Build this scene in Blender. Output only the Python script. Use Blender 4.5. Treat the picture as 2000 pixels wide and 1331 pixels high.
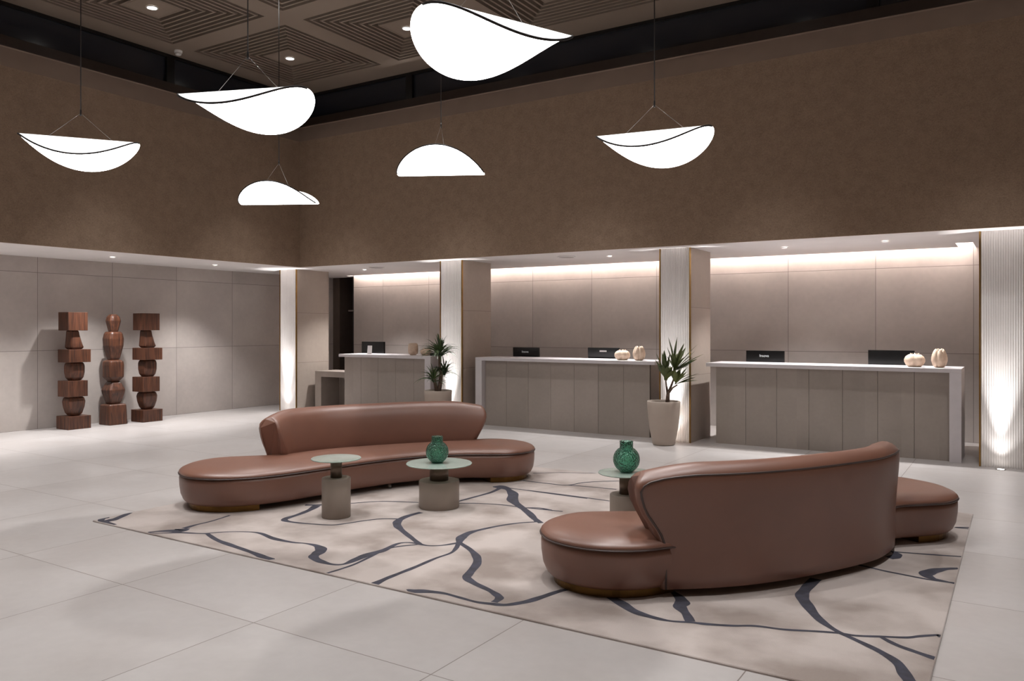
import bpy, bmesh, math, random
from mathutils import Vector, Matrix
random.seed(7)
for o in list(bpy.data.objects): bpy.data.objects.remove(o)
S = bpy.context.scene
C = S.collection
PI = math.pi
# ------------------------------------------------------------ camera, world, exposure
EYE = 1.58
cam = bpy.data.cameras.new('camera'); camo = bpy.data.objects.new('camera', cam); C.objects.link(camo)
cam.sensor_width = 36; cam.lens = 1570/2000*36
cam.shift_x = 0; cam.shift_y = -(665.5-640.5)/2000
camo.location = (0, 0, EYE); camo.rotation_euler = (PI/2, 0, math.radians(32.34))
cam.clip_start = .05; cam.clip_end = 100
S.camera = camo
w = bpy.data.worlds.new('night'); S.world = w; w.use_nodes = True
w.node_tree.nodes['Background'].inputs[0].default_value = (.30, .34, .5, 1)
w.node_tree.nodes['Background'].inputs[1].default_value = .02
S.view_settings.view_transform = 'Standard'; S.view_settings.look = 'None'
S.view_settings.exposure = .25; S.view_settings.gamma = 1; S.view_settings.use_curve_mapping = False
PENDANT = 9.0       # radiance of the lit pendant sheets
DOWN = 330.0         # watts of a high ceiling downlight
SOFFIT = 270.0        # watts of a soffit downlight
UPLIGHT = 80.0       # watts of a floor uplight
COVE = 23.0           # radiance of the cove strips

# ------------------------------------------------------------ material helpers
def lin(c):
    return tuple(((v/255)/12.92 if v/255 <= .04045 else ((v/255+.055)/1.055)**2.4) for v in c)+(1,)
class NT:
    def __init__(s, name):
        s.m = bpy.data.materials.new(name); s.m.use_nodes = True
        s.t = s.m.node_tree; s.b = s.t.nodes['Principled BSDF']; s.l = s.t.links
    def n(s, typ, **k):
        nd = s.t.nodes.new(typ)
        for a, v in k.items(): setattr(nd, a, v)
        return nd
    def link(s, a, b): s.l.new(a, b)
    def pos(s):
        return s.n('ShaderNodeNewGeometry').outputs['Position']
def setb(b, **k):
    for a, v in k.items():
        b.inputs[a.replace('_', ' ')].default_value = v
def noise_mix(N, vec, c1, c2, scale, lo=.35, hi=.65, detail=5):
    n = N.n('ShaderNodeTexNoise'); n.inputs['Scale'].default_value = scale; n.inputs['Detail'].default_value = detail
    N.link(vec, n.inputs['Vector'])
    r = N.n('ShaderNodeValToRGB'); r.color_ramp.elements[0].position = lo; r.color_ramp.elements[1].position = hi
    r.color_ramp.elements[0].color = c1; r.color_ramp.elements[1].color = c2
    N.link(n.outputs['Fac'], r.inputs['Fac'])
    return r.outputs['Color'], n.outputs['Fac']
def bump(N, fac, strength, dist=.002):
    b = N.n('ShaderNodeBump'); b.inputs['Strength'].default_value = strength; b.inputs['Distance'].default_value = dist
    N.link(fac, b.inputs['Height']); N.link(b.outputs['Normal'], N.b.inputs['Normal'])
def plain(name, c, rough=.5, metal=0, c2=None, scale=8, bumps=0, **k):
    N = NT(name); setb(N.b, Roughness=rough, Metallic=metal, **k)
    c2 = c2 or tuple(max(0, v-5) for v in c)
    col, f = noise_mix(N, N.pos(), lin(c2), lin(c), scale)
    N.link(col, N.b.inputs['Base Color'])
    if bumps: bump(N, f, bumps)
    return N.m
def tiled(name, c, c2, ax, off, pitch, joint, rough=.4, scale=1.3, jw=.004, tint=.03, fine=14, bs=.05):
    """large format stone tile; ax = the two world axes, off/pitch per axis, joint = joint colour"""
    N = NT(name); p = N.pos(); sp = N.n('ShaderNodeSeparateXYZ'); N.link(p, sp.inputs[0])
    lines = []; ids = []
    for i in (0, 1):
        if not pitch[i]: continue
        a = N.n('ShaderNodeMath', operation='SUBTRACT'); N.link(sp.outputs[ax[i]], a.inputs[0]); a.inputs[1].default_value = off[i]
        d = N.n('ShaderNodeMath', operation='DIVIDE'); N.link(a.outputs[0], d.inputs[0]); d.inputs[1].default_value = pitch[i]
        fl = N.n('ShaderNodeMath', operation='FLOOR'); N.link(d.outputs[0], fl.inputs[0]); ids.append(fl.outputs[0])
        fr = N.n('ShaderNodeMath', operation='PINGPONG'); N.link(d.outputs[0], fr.inputs[0]); fr.inputs[1].default_value = .5
        lt = N.n('ShaderNodeMath', operation='LESS_THAN'); N.link(fr.outputs[0], lt.inputs[0]); lt.inputs[1].default_value = jw*.5/pitch[i]
        lines.append(lt.outputs[0])
    if len(lines) == 2:
        mx = N.n('ShaderNodeMath', operation='MAXIMUM'); N.link(lines[0], mx.inputs[0]); N.link(lines[1], mx.inputs[1]); ln = mx.outputs[0]
    else: ln = lines[0]
    cmb = N.n('ShaderNodeCombineXYZ'); N.link(ids[0], cmb.inputs[0])
    if len(ids) == 2: N.link(ids[1], cmb.inputs[1])
    wn = N.n('ShaderNodeTexWhiteNoise', noise_dimensions='3D'); N.link(cmb.outputs[0], wn.inputs['Vector'])
    ad = N.n('ShaderNodeVectorMath', operation='ADD')
    ml = N.n('ShaderNodeVectorMath', operation='SCALE'); N.link(wn.outputs['Color'], ml.inputs[0]); ml.inputs['Scale'].default_value = 9
    N.link(p, ad.inputs[0]); N.link(ml.outputs[0], ad.inputs[1])
    col, f = noise_mix(N, ad.outputs[0], lin(c2), lin(c), scale, .3, .7, 7)
    n2 = N.n('ShaderNodeTexNoise'); n2.inputs['Scale'].default_value = fine; n2.inputs['Detail'].default_value = 8; N.link(ad.outputs[0], n2.inputs['Vector'])
    hs = N.n('ShaderNodeHueSaturation'); N.link(col, hs.inputs['Color'])
    mr = N.n('ShaderNodeMapRange'); N.link(wn.outputs['Value'], mr.inputs[0]); mr.inputs['To Min'].default_value = 1-tint; mr.inputs['To Max'].default_value = 1+tint
    mr2 = N.n('ShaderNodeMapRange'); N.link(n2.outputs['Fac'], mr2.inputs[0]); mr2.inputs['To Min'].default_value = .93; mr2.inputs['To Max'].default_value = 1.07
    mm = N.n('ShaderNodeMath', operation='MULTIPLY'); N.link(mr.outputs[0], mm.inputs[0]); N.link(mr2.outputs[0], mm.inputs[1])
    N.link(mm.outputs[0], hs.inputs['Value'])
    mix = N.n('ShaderNodeMix', data_type='RGBA'); N.link(ln, mix.inputs['Factor']); N.link(hs.outputs['Color'], mix.inputs['A']); mix.inputs['B'].default_value = lin(joint)
    N.link(mix.outputs['Result'], N.b.inputs['Base Color'])
    rr = N.n('ShaderNodeMapRange'); N.link(f, rr.inputs[0]); rr.inputs['To Min'].default_value = rough-.05; rr.inputs['To Max'].default_value = rough+.07
    N.link(rr.outputs[0], N.b.inputs['Roughness'])
    bump(N, n2.outputs['Fac'], bs)
    return N.m
def emit(name, c, s):
    N = NT(name); N.b.inputs['Base Color'].default_value = lin(c)
    N.b.inputs['Emission Color'].default_value = lin(c); N.b.inputs['Emission Strength'].default_value = s
    return N.m

# ------------------------------------------------------------ materials
M = {}
M['floor'] = tiled('floor_stone_tile', (182, 177, 175), (171, 165, 162), ('X', 'Y'), (-2.27, 2.895), (1.2, 1.2), (120, 110, 104), rough=.36, jw=.006)
WC, WC2, WJ = (188, 179, 173), (172, 163, 158), (120, 112, 107)
M['wall_left'] = tiled('wall_stone_tile_left', WC, WC2, ('Y', 'Z'), (6.63, 1.22), (1.22, 1.22), WJ, rough=.55, jw=.007)
M['wall_back_right'] = tiled('wall_stone_tile_right', WC, WC2, ('X', 'Z'), (-3.02, 1.22), (1.235, 1.22), WJ, rough=.5, jw=.007)
M['wall_back_middle'] = tiled('wall_stone_tile_middle', WC, WC2, ('X', 'Z'), (-7.59, 1.22), (1.21, 1.22), WJ, rough=.5, jw=.007)
M['column'] = tiled('column_stone_tile', (176, 163, 152), (166, 153, 142), ('X', 'Z'), (20, .92), (0, .94), (130, 118, 108), rough=.5, jw=.006)
M['flute'] = plain('fluted_stone', (230, 225, 222), .6, c2=(222, 216, 213), scale=3)
M['counter_panel'] = tiled('counter_stone_panel', (164, 153, 145), (151, 141, 133), ('X', 'Z'), (0, 0), (.41, 0), (120, 110, 99), rough=.5, jw=.0001, tint=.05, fine=25)
M['white_top'] = plain('white_composite', (206, 200, 202), .4)
M['taupe_desk'] = plain('taupe_laminate', (150, 138, 130), .5)
M['soffit'] = plain('white_plaster', (226, 221, 219), .7, scale=2)
def stucco(name, c, c2):
    N = NT(name); setb(N.b, Roughness=.85)
    mp = N.n('ShaderNodeMapping'); N.link(N.pos(), mp.inputs[0]); mp.inputs['Scale'].default_value = (1, 1, 1.3)
    n1 = N.n('ShaderNodeTexNoise'); n1.inputs['Scale'].default_value = 45; n1.inputs['Detail'].default_value = 6; n1.inputs['Distortion'].default_value = 1.5
    N.link(mp.outputs[0], n1.inputs['Vector'])
    n2 = N.n('ShaderNodeTexNoise'); n2.inputs['Scale'].default_value = 7; n2.inputs['Detail'].default_value = 3; N.link(N.pos(), n2.inputs['Vector'])
    mx = N.n('ShaderNodeMath', operation='MULTIPLY_ADD'); N.link(n2.outputs['Fac'], mx.inputs[0]); mx.inputs[1].default_value = .5; N.link(n1.outputs['Fac'], mx.inputs[2])
    r = N.n('ShaderNodeValToRGB'); r.color_ramp.elements[0].position = .55; r.color_ramp.elements[1].position = .95
    r.color_ramp.elements[0].color = lin(c2); r.color_ramp.elements[1].color = lin(c)
    N.link(mx.outputs[0], r.inputs['Fac']); N.link(r.outputs['Color'], N.b.inputs['Base Color'])
    bump(N, n1.outputs['Fac'], .5, .004)
    return N.m
M['stucco'] = stucco('brown_stucco', (164, 140, 119), (139, 117, 98))
M['sill'] = plain('lit_sill_brown', (176, 157, 143), .6, scale=3)  # painted lighter than the stucco, standing in for light from above
M['ceiling'] = plain('taupe_ceiling_paint', (142, 127, 114), .6, scale=1)
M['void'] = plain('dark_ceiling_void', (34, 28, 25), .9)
M['frame'] = plain('black_window_frame', (22, 20, 20), .35)
M['strip_brown'] = plain('dark_brown_strip', (52, 40, 33), .5)  # dark brown strip below the window glass
N = NT('night_glass'); setb(N.b, Roughness=.22, Metallic=0.0); N.b.inputs['Base Color'].default_value = (.022, .025, .034, 1); N.b.inputs['IOR'].default_value = 1.6
M['glass_night'] = N.m
N = NT('clear_glass'); setb(N.b, Roughness=.03); N.b.inputs['Base Color'].default_value = (.75, .82, .9, 1); N.b.inputs['Transmission Weight'].default_value = .95
M['glass'] = N.m
M['brass'] = plain('brass', (176, 140, 84), .3, 1, c2=(160, 124, 72))
M['brass_dark'] = plain('aged_brass', (120, 90, 50), .4, 1, c2=(104, 78, 44))
M['steel'] = plain('steel_wire', (150, 145, 140), .35, .9)
M['black_cord'] = plain('black_cord', (30, 22, 20), .6)
M['white_plastic'] = plain('white_plastic', (225, 222, 220), .4)
M['grille'] = plain('grey_grille', (170, 164, 162), .6)
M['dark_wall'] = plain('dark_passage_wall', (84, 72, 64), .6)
M['lamp_disc'] = emit('downlight_lens', (255, 250, 245), 30)
M['lamp_small'] = emit('soffit_lens', (255, 250, 245), 14)
M['cove'] = emit('cove_strip_light', (255, 242, 234), COVE)
# leather
def leather(name, c, c2, rough):
    N = NT(name); setb(N.b, Roughness=rough); N.b.inputs['Specular IOR Level'].default_value = 1.0
    col, f = noise_mix(N, N.pos(), lin(c2), lin(c), 2.2)
    N.link(col, N.b.inputs['Base Color'])
    v = N.n('ShaderNodeTexVoronoi'); v.inputs['Scale'].default_value = 420; N.link(N.pos(), v.inputs['Vector'])
    bump(N, v.outputs['Distance'], .12, .0006)
    return N.m
M['leather'] = leather('terracotta_leather', (125, 84, 67), (116, 77, 61), .42)
M['piping'] = leather('dark_brown_piping', (58, 34, 26), (50, 29, 22), .45)
M['black'] = plain('matt_black', (14, 13, 13), .7)
# rug
N = NT('rug_pile'); setb(N.b, Roughness=.95); N.b.inputs['Sheen Weight'].default_value = .3
col, f = noise_mix(N, N.pos(), lin((150, 136, 128)), lin((196, 184, 178)), 1.9, .36, .58, 8)
n2 = N.n('ShaderNodeTexNoise'); n2.inputs['Scale'].default_value = 6; n2.inputs['Detail'].default_value = 6; N.link(N.pos(), n2.inputs['Vector'])
mr = N.n('ShaderNodeMapRange'); N.link(n2.outputs['Fac'], mr.inputs[0]); mr.inputs['To Min'].default_value = .86; mr.inputs['To Max'].default_value = .93
hs = N.n('ShaderNodeHueSaturation'); N.link(col, hs.inputs['Color']); N.link(mr.outputs[0], hs.inputs['Value']); N.link(hs.outputs['Color'], N.b.inputs['Base Color'])
n3 = N.n('ShaderNodeTexNoise'); n3.inputs['Scale'].default_value = 260; N.link(N.pos(), n3.inputs['Vector'])
bump(N, n3.outputs['Fac'], .6, .004)
M['rug'] = N.m
M['rug_line'] = plain('slate_blue_rug_line', (62, 62, 74), .9, c2=(52, 50, 58), scale=20)
# wood
def wood(name):
    N = NT(name); setb(N.b, Roughness=.42)
    tc = N.n('ShaderNodeTexCoord'); mp = N.n('ShaderNodeMapping'); N.link(tc.outputs['Object'], mp.inputs[0]); mp.inputs['Scale'].default_value = (26, 26, 1.6)
    n1 = N.n('ShaderNodeTexNoise'); n1.inputs['Scale'].default_value = 1.6; n1.inputs['Detail'].default_value = 8; n1.inputs['Distortion'].default_value = .6; N.link(mp.outputs[0], n1.inputs['Vector'])
    r = N.n('ShaderNodeValToRGB'); r.color_ramp.elements[0].position = .32; r.color_ramp.elements[1].position = .68
    r.color_ramp.elements[0].color = lin((52, 30, 21)); r.color_ramp.elements[1].color = lin((101, 61, 42))
    N.link(n1.outputs['Fac'], r.inputs['Fac']); N.link(r.outputs['Color'], N.b.inputs['Base Color']); bump(N, n1.outputs['Fac'], .15)
    return N.m
M['wood'] = wood('walnut_wood')
# pendant sheet: lit translucent sheet with faint marble veins
N = NT('lit_marbled_sheet'); setb(N.b, Roughness=.6); N.b.inputs['Base Color'].default_value = (.8, .8, .8, 1)
n1 = N.n('ShaderNodeTexNoise'); n1.inputs['Scale'].default_value = 5; n1.inputs['Detail'].default_value = 9; n1.inputs['Distortion'].default_value = 1.2
tc = N.n('ShaderNodeTexCoord'); mp = N.n('ShaderNodeMapping'); N.link(tc.outputs['Object'], mp.inputs[0]); mp.inputs['Scale'].default_value = (.9, 1, 3)
N.link(mp.outputs[0], n1.inputs['Vector'])
r = N.n('ShaderNodeValToRGB'); r.color_ramp.elements[0].position = .44; r.color_ramp.elements[1].position = .5
r.color_ramp.elements[0].color = (1, 1, 1, 1); r.color_ramp.elements[1].color = (1, 1, 1, 1)
e = r.color_ramp.elements.new(.47); e.color = (.6, .6, .61, 1)
N.link(n1.outputs['Fac'], r.inputs['Fac'])
N.link(r.outputs['Color'], N.b.inputs['Emission Color']); N.b.inputs['Emission Strength'].default_value = .93
M['pendant_top'] = N.m
M['pendant'] = emit('lit_sheet_underside', (255, 252, 250), PENDANT)
# tables and vases
M['table_base'] = plain('taupe_lacquer', (150, 138, 128), .45, scale=3)
M['table_stem'] = plain('bronze_lacquer', (112, 97, 84), .35, .5)
N = NT('pale_green_glass'); setb(N.b, Roughness=.06); N.b.inputs['Base Color'].default_value = lin((196, 212, 202)); N.b.inputs['Transmission Weight'].default_value = .45
M['table_glass'] = N.m
N = NT('green_textured_glass'); setb(N.b, Roughness=.12); N.b.inputs['Base Color'].default_value = (.33, .70, .56, 1); N.b.inputs['Transmission Weight'].default_value = 1
tc = N.n('ShaderNodeTexCoord'); v = N.n('ShaderNodeTexVoronoi'); v.inputs['Scale'].default_value = 75; N.link(tc.outputs['Object'], v.inputs['Vector']); bump(N, v.outputs['Distance'], 1, .008)
M['vase'] = N.m
M['pot'] = plain('sand_ceramic', (176, 162, 150), .6, scale=3)
M['soil'] = plain('dark_soil', (48, 36, 28), .95, scale=60, c2=(30, 22, 18))
M['leaf_broad'] = plain('olive_green_leaf', (104, 114, 62), .5, c2=(66, 78, 46), scale=5)
M['leaf_thin'] = plain('deep_green_leaf', (78, 98, 54), .5, c2=(36, 52, 34), scale=9)
M['trunk'] = plain('grey_brown_bark', (122, 102, 88), .85, c2=(84, 66, 54), scale=30, bumps=.5)
M['coral'] = plain('cream_bisque', (222, 200, 178), .75, c2=(205, 180, 158), scale=20, bumps=.2)
M['screen'] = plain('gloss_black_plastic', (13, 14, 15), .18)
M['logo'] = emit('light_grey_lettering', (205, 208, 208), .15)
M['reflect_grey'] = plain('dark_grey_plastic', (70, 74, 80), .4)

# ------------------------------------------------------------ object helpers
def mark(o, label=None, cat=None, group=None, kind=None):
    if label: o['label'] = label
    if cat: o['category'] = cat
    if group: o['group'] = group
    if kind: o['kind'] = kind
    return o
def obj(name, bm, mats, parent=None, smooth=False, loc=None):
    me = bpy.data.meshes.new(name); bm.normal_update(); bm.to_mesh(me); bm.free()
    if not isinstance(mats, (list, tuple)): mats = [mats]
    for m in mats: me.materials.append(m)
    if smooth:
        for p in me.polygons: p.use_smooth = True
    o = bpy.data.objects.new(name, me); C.objects.link(o)
    if parent: o.parent = parent
    if loc: o.location = loc
    return o
def empty(name, loc, rz=0):
    o = bpy.data.objects.new(name, None); C.objects.link(o); o.location = loc; o.rotation_euler = (0, 0, rz)
    o.empty_display_size = .1
    return o
def copy_tree(o, parent=None):
    c = o.copy(); C.objects.link(c); c.parent = parent
    if 'label' in c and parent is None: del c['label']
    for ch in list(o.children): copy_tree(ch, c)
    return c
def box(bm, x0, x1, y0, y1, z0, z1, mi=0, bev=0):
    vs = [bm.verts.new(p) for p in ((x0, y0, z0), (x1, y0, z0), (x1, y1, z0), (x0, y1, z0), (x0, y0, z1), (x1, y0, z1), (x1, y1, z1), (x0, y1, z1))]
    fs = [bm.faces.new([vs[i] for i in f]) for f in ((3, 2, 1, 0), (4, 5, 6, 7), (0, 1, 5, 4), (1, 2, 6, 5), (2, 3, 7, 6), (3, 0, 4, 7))]
    for f in fs: f.material_index = mi
    if bev:
        es = set(e for f in fs for e in f.edges)
        bmesh.ops.bevel(bm, geom=list(es), offset=bev, segments=2, profile=.6, affect='EDGES')
def bx(*a, **k):
    bm = bmesh.new(); box(bm, *a, **k); return bm
def lathe(bm, prof, seg=40, cx=0, cy=0, mod=None, capb=True, capt=True, mi=0):
    rings = []
    for r, z in prof:
        ring = []
        for i in range(seg):
            a = 2*PI*i/seg; rr = r*(mod(a, z) if mod else 1)
            ring.append(bm.verts.new((cx+rr*math.cos(a), cy+rr*math.sin(a), z)))
        rings.append(ring)
    for a, b in zip(rings, rings[1:]):
        for i in range(seg):
            f = bm.faces.new((a[i], a[(i+1) % seg], b[(i+1) % seg], b[i])); f.material_index = mi; f.smooth = True
    if capb: bm.faces.new(rings[0][::-1]).material_index = mi
    if capt: bm.faces.new(rings[-1]).material_index = mi
def tube(bm, pts, rad, seg=8, closed=False, mi=0):
    pts = [Vector(p) for p in pts]; n = len(pts); rings = []
    prev = None
    for i, p in enumerate(pts):
        if closed: t = pts[(i+1) % n]-pts[i-1]
        else: t = pts[min(i+1, n-1)]-pts[max(i-1, 0)]
        t.normalize()
        if prev is None:
            u = t.orthogonal().normalized()
        else:
            u = (prev-t*prev.dot(t)).normalized()
        prev = u; v = t.cross(u)
        r = rad[i] if isinstance(rad, (list, tuple)) else rad
        rings.append([bm.verts.new(p+(u*math.cos(2*PI*k/seg)+v*math.sin(2*PI*k/seg))*r) for k in range(seg)])
    R = list(zip(rings, rings[1:]))
    if closed: R.append((rings[-1], rings[0]))
    for j, (a, b) in enumerate(R):
        sh = 0
        if closed and j == len(R)-1:
            sh = min(range(seg), key=lambda s: (a[0].co-b[s].co).length)
        for k in range(seg):
            f = bm.faces.new((a[k], a[(k+1) % seg], b[(k+1+sh) % seg], b[(k+sh) % seg])); f.smooth = True; f.material_index = mi
    if not closed:
        bm.faces.new(rings[0][::-1]).material_index = mi; bm.faces.new(rings[-1]).material_index = mi
def catmull(P, n, closed=True):
    out = []; N_ = len(P); rng = range(N_) if closed else range(N_-1)
    for i in rng:
        g = (lambda k: P[k % N_]) if closed else (lambda k: P[max(0, min(N_-1, k))])
        p0, p1, p2, p3 = g(i-1), g(i), g(i+1), g(i+2)
        for j in range(n):
            t = j/n
            out.append(tuple(.5*((2*b)+(-a+c)*t+(2*a-5*b+4*c-d)*t*t+(-a+3*b-3*c+d)*t**3) for a, b, c, d in zip(p0, p1, p2, p3)))
    if not closed: out.append(tuple(P[-1]))
    return out
def resample(P, n, closed=True):
    P = [Vector(p) for p in P]; Q = P+[P[0]] if closed else P
    L = [0]
    for a, b in zip(Q, Q[1:]): L.append(L[-1]+(b-a).length)
    out = []; k = 0
    for i in range(n):
        s = L[-1]*i/(n if closed else n-1)
        while k < len(Q)-2 and L[k+1] < s: k += 1
        t = (s-L[k])/max(1e-9, L[k+1]-L[k]); out.append(Q[k].lerp(Q[k+1], t))
    return out
def struct(name, bm, mats, parent=None, smooth=False):
    o = obj(name, bm, mats, parent, smooth)
    if parent is None: o['kind'] = 'structure'
    return o
def light(name, typ, loc, energy, parent=None, rot=(0, 0, 0), color=(1, 1, 1), **k):
    l = bpy.data.lights.new(name, typ); l.energy = energy; l.color = color
    for a, v in k.items(): setattr(l, a, v)
    o = bpy.data.objects.new(name, l); C.objects.link(o); o.location = loc; o.rotation_euler = rot
    if parent: o.parent = parent
    return o
WARM = (1, .93, .86); NEUT = (1, .985, .98)

# ============================================================ ROOM SHELL
XL, YB = -11.08, 10.28          # faces of the upper brown walls
SOF = 2.68                       # soffit height
ZC = 5.87                        # main ceiling
X1, Y0 = 3.5, -4.4               # unseen ends of the hall
struct('floor', bx(-13.6, X1+.2, Y0-.2, 16.2, -.12, 0), M['floor'])
struct('wall_left', bx(-13.2, -12.95, Y0, 16, 0, 3.2), M['wall_left'])
struct('wall_back_right', bx(-4.3, X1, 12.7, 12.95, 0, 3.2), M['wall_back_right'])
struct('wall_back_middle', bx(-12.04, -4.3, 12.7, 12.95, 0, 3.2), M['wall_back_middle'])
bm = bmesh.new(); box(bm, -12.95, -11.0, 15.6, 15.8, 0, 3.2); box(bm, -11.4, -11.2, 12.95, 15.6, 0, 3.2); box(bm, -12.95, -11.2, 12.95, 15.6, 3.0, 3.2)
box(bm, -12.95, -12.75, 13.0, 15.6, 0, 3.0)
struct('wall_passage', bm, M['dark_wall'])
# upper brown walls: plain face, splayed sill and window recess
def upper_profile(bm, face, ends, axis):
    # profile in (out, z), out>0 = away from the hall
    pr = [(0, SOF), (0, 4.96), (.15, 5.25), (.15, 5.27), (.55, 5.27), (.55, SOF+.125), (.03, SOF+.125), (.03, SOF)]
    A, B = ends
    def P(o, t, z): return (t, face+o, z) if axis == 'Y' else (face-o, t, z)
    va = [bm.verts.new(P(o, A(o), z)) for o, z in pr]; vb = [bm.verts.new(P(o, B(o), z)) for o, z in pr]
    n = len(pr)
    for i in range(n):
        f = bm.faces.new((va[i], va[(i+1) % n], vb[(i+1) % n], vb[i])); f.material_index = 1 if i in (1, 2) else 0
    bm.faces.new(va[::-1]); bm.faces.new(vb)
    bmesh.ops.recalc_face_normals(bm, faces=bm.faces)
bm = bmesh.new(); upper_profile(bm, YB, (lambda o: XL-o, lambda o: X1), 'Y')
struct('wall_upper_back', bm, [M['stucco'], M['sill']])
bm = bmesh.new(); upper_profile(bm, XL, (lambda o: Y0, lambda o: YB+o), 'X')
struct('wall_upper_left', bm, [M['stucco'], M['sill']])
struct('wall_right', bx(X1, X1+.2, Y0, 13, 0, 6.2), M['stucco'])
struct('wall_front', bx(-13.2, X1+.2, Y0-.2, Y0, 0, 6.2), M['stucco'])
# soffits (lower ceilings) with the cove slot along the back wall
bm = bmesh.new()
box(bm, -12.95, XL-.03, Y0, YB+.03, SOF, SOF+.12)
struct('ceiling_lower_left', bm, M['soffit'])
bm = bmesh.new()
box(bm, -12.95, -12.10, YB+.03, 12.95, SOF, SOF+.12)
box(bm, -12.10, -.72, YB+.03, 12.52, SOF, SOF+.12)
box(bm, -.72, X1, YB+.03, 10.9, SOF, SOF+.12); box(bm, -.52, X1, 10.9, 12.7, SOF, SOF+.12); box(bm, -.72, -.52, 10.9, 11.9, SOF, SOF+.12)
box(bm, -12.10, X1, 12.3, 12.75, SOF+.35, SOF+.4)      # lid of the slot
box(bm, -.9, -.3, 11.6, 12.3, SOF+.35, SOF+.4)
box(bm, -12.95, X1, 11.0, 11.1, SOF+.12, SOF+.4)
struct('ceiling_lower_back', bm, M['soffit'])
t = bmesh.new()
box(t, -12.04, -8.1, 12.53, 12.57, SOF+.10, SOF+.14)
o = obj('cove_light', t, M['cove']); mark(o, 'continuous strip light in the ceiling slot above the left reception desk', 'strip light', 'cove strip lights')
t = bmesh.new(); box(t, -8.0, -4.3, 12.53, 12.57, SOF+.10, SOF+.14)
o = obj('cove_light', t, M['cove']); mark(o, 'continuous strip light in the ceiling slot above the middle reception desk', 'strip light', 'cove strip lights')
t = bmesh.new(); box(t, -4.2, -.53, 12.53, 12.57, SOF+.10, SOF+.14); box(t, -.56, -.53, 11.92, 12.53, SOF+.10, SOF+.14)
o = obj('cove_light', t, M['cove']); mark(o, 'continuous strip light in the ceiling slot above the right reception desk, turning a corner', 'strip light', 'cove strip lights')

# main ceiling: ribbed square panels in a 2.4 m grid
CXS = [-9.82+2.4*i for i in range(6)]; CYS = [8.91-2.4*i for i in range(6)]
HALF = 1.02
bm = bmesh.new()
xs = [XL-.55]; 
for c in CXS: xs += [c-HALF, c+HALF]
xs.append(X1)
ys = [Y0]
for c in CYS[::-1]: ys += [c-HALF, c+HALF]
ys.append(YB+.55)
for i in range(len(xs)-1):
    for j in range(len(ys)-1):
        if i % 2 == 1 and j % 2 == 1: continue
        box(bm, xs[i], xs[i+1], ys[j], ys[j+1], ZC, ZC+.12)
ceil = struct('ceiling', bm, M['ceiling'])
def panel_bm():
    bm = bmesh.new()
    for k in range(8):
        h = HALF-.062-k*.0955; wv = .030
        for (a, b, c, d) in ((-h, h, -h, -h+wv), (-h, h, h-wv, h), (-h, -h+wv, -h+wv, h-wv), (h-wv, h, -h+wv, h-wv)):
            box(bm, a, b, c, d, 0, .085)
    box(bm, -.255, .255, -.255, .255, 0, .085)
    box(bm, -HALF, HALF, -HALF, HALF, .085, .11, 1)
    return bm
p0 = None
for cx_ in CXS:
    for cy_ in CYS:
        if p0 is None:
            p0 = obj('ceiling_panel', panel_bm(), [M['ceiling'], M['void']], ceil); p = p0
        else:
            p = p0.copy(); C.objects.link(p)
        p.parent = ceil; p.location = (cx_, cy_, ZC)
# downlights: housing ring, lens, lamp
def downlight(name, r, lens, ring=M['white_plastic']):
    t = empty(name, (0, 0, 0))
    bm = bmesh.new(); lathe(bm, [(r*1.25, -.002), (r*1.25, -.012), (r*.98, -.014), (r*.95, -.002)], 32, capb=False, capt=False)
    obj('trim_ring', bm, ring, t)
    bm = bmesh.new(); lathe(bm, [(.0001, -.004), (r*.96, -.004)], 32, capb=False, capt=False)
    obj('lens', bm, lens, t)
    return t
hi = None
hl = {(0, 0): 'ceiling downlight in the ribbed panel nearest the wall corner', (0, 1): 'ceiling downlight at the top left edge of the view, over the left wall',
      (1, 0): 'ceiling downlight beside the left tip of the largest pendant'}
for i, cx_ in enumerate(CXS):
    for j, cy_ in enumerate(CYS):
        if hi is None:
            hi = d = downlight('ceiling_downlight', .062, M['lamp_disc'])
            light('lamp', 'SPOT', (0, 0, -.03), DOWN, d, color=NEUT, spot_size=math.radians(60), spot_blend=1, shadow_soft_size=.06)
        else: d = copy_tree(hi)
        d.location = (cx_, cy_, ZC)
        seen = (i, j) in hl
        mark(d, hl.get((i, j), 'ceiling downlight in a ribbed panel beyond the top edge of the view'), 'downlight', 'downlights in the ribbed ceiling')
lo = None
spots = [(-11.92, 7.23, 'soffit spotlight above the left wooden totems'), (-11.92, 9.11, 'soffit spotlight between the totems and the first column'),
         (-11.92, 5.35, 'soffit spotlight over the left wall beyond the left edge of the view'), (-11.92, 3.45, 'soffit spotlight over the left wall beyond the left edge of the view'), (-11.92, 1.5, 'soffit spotlight over the left wall beyond the left edge of the view'),
         (-10.5, 11.36, 'soffit spotlight above the left reception desk'), (-5.32, 11.2, 'soffit spotlight above the middle reception desk'),
         (-2.72, 11.25, 'soffit spotlight above the left half of the right reception desk'), (-1.45, 11.1, 'soffit spotlight above the right half of the right reception desk')]
for x, y, lb in spots:
    if lo is None:
        lo = d = downlight('soffit_spotlight', .038, M['lamp_small'])
        light('lamp', 'SPOT', (0, 0, -.03), SOFFIT, d, color=NEUT, spot_size=math.radians(104), spot_blend=1, shadow_soft_size=.03)
    else: d = copy_tree(lo)
    d.location = (x, y, SOF); mark(d, lb, 'spotlight', 'small spotlights in the white soffit')
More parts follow.
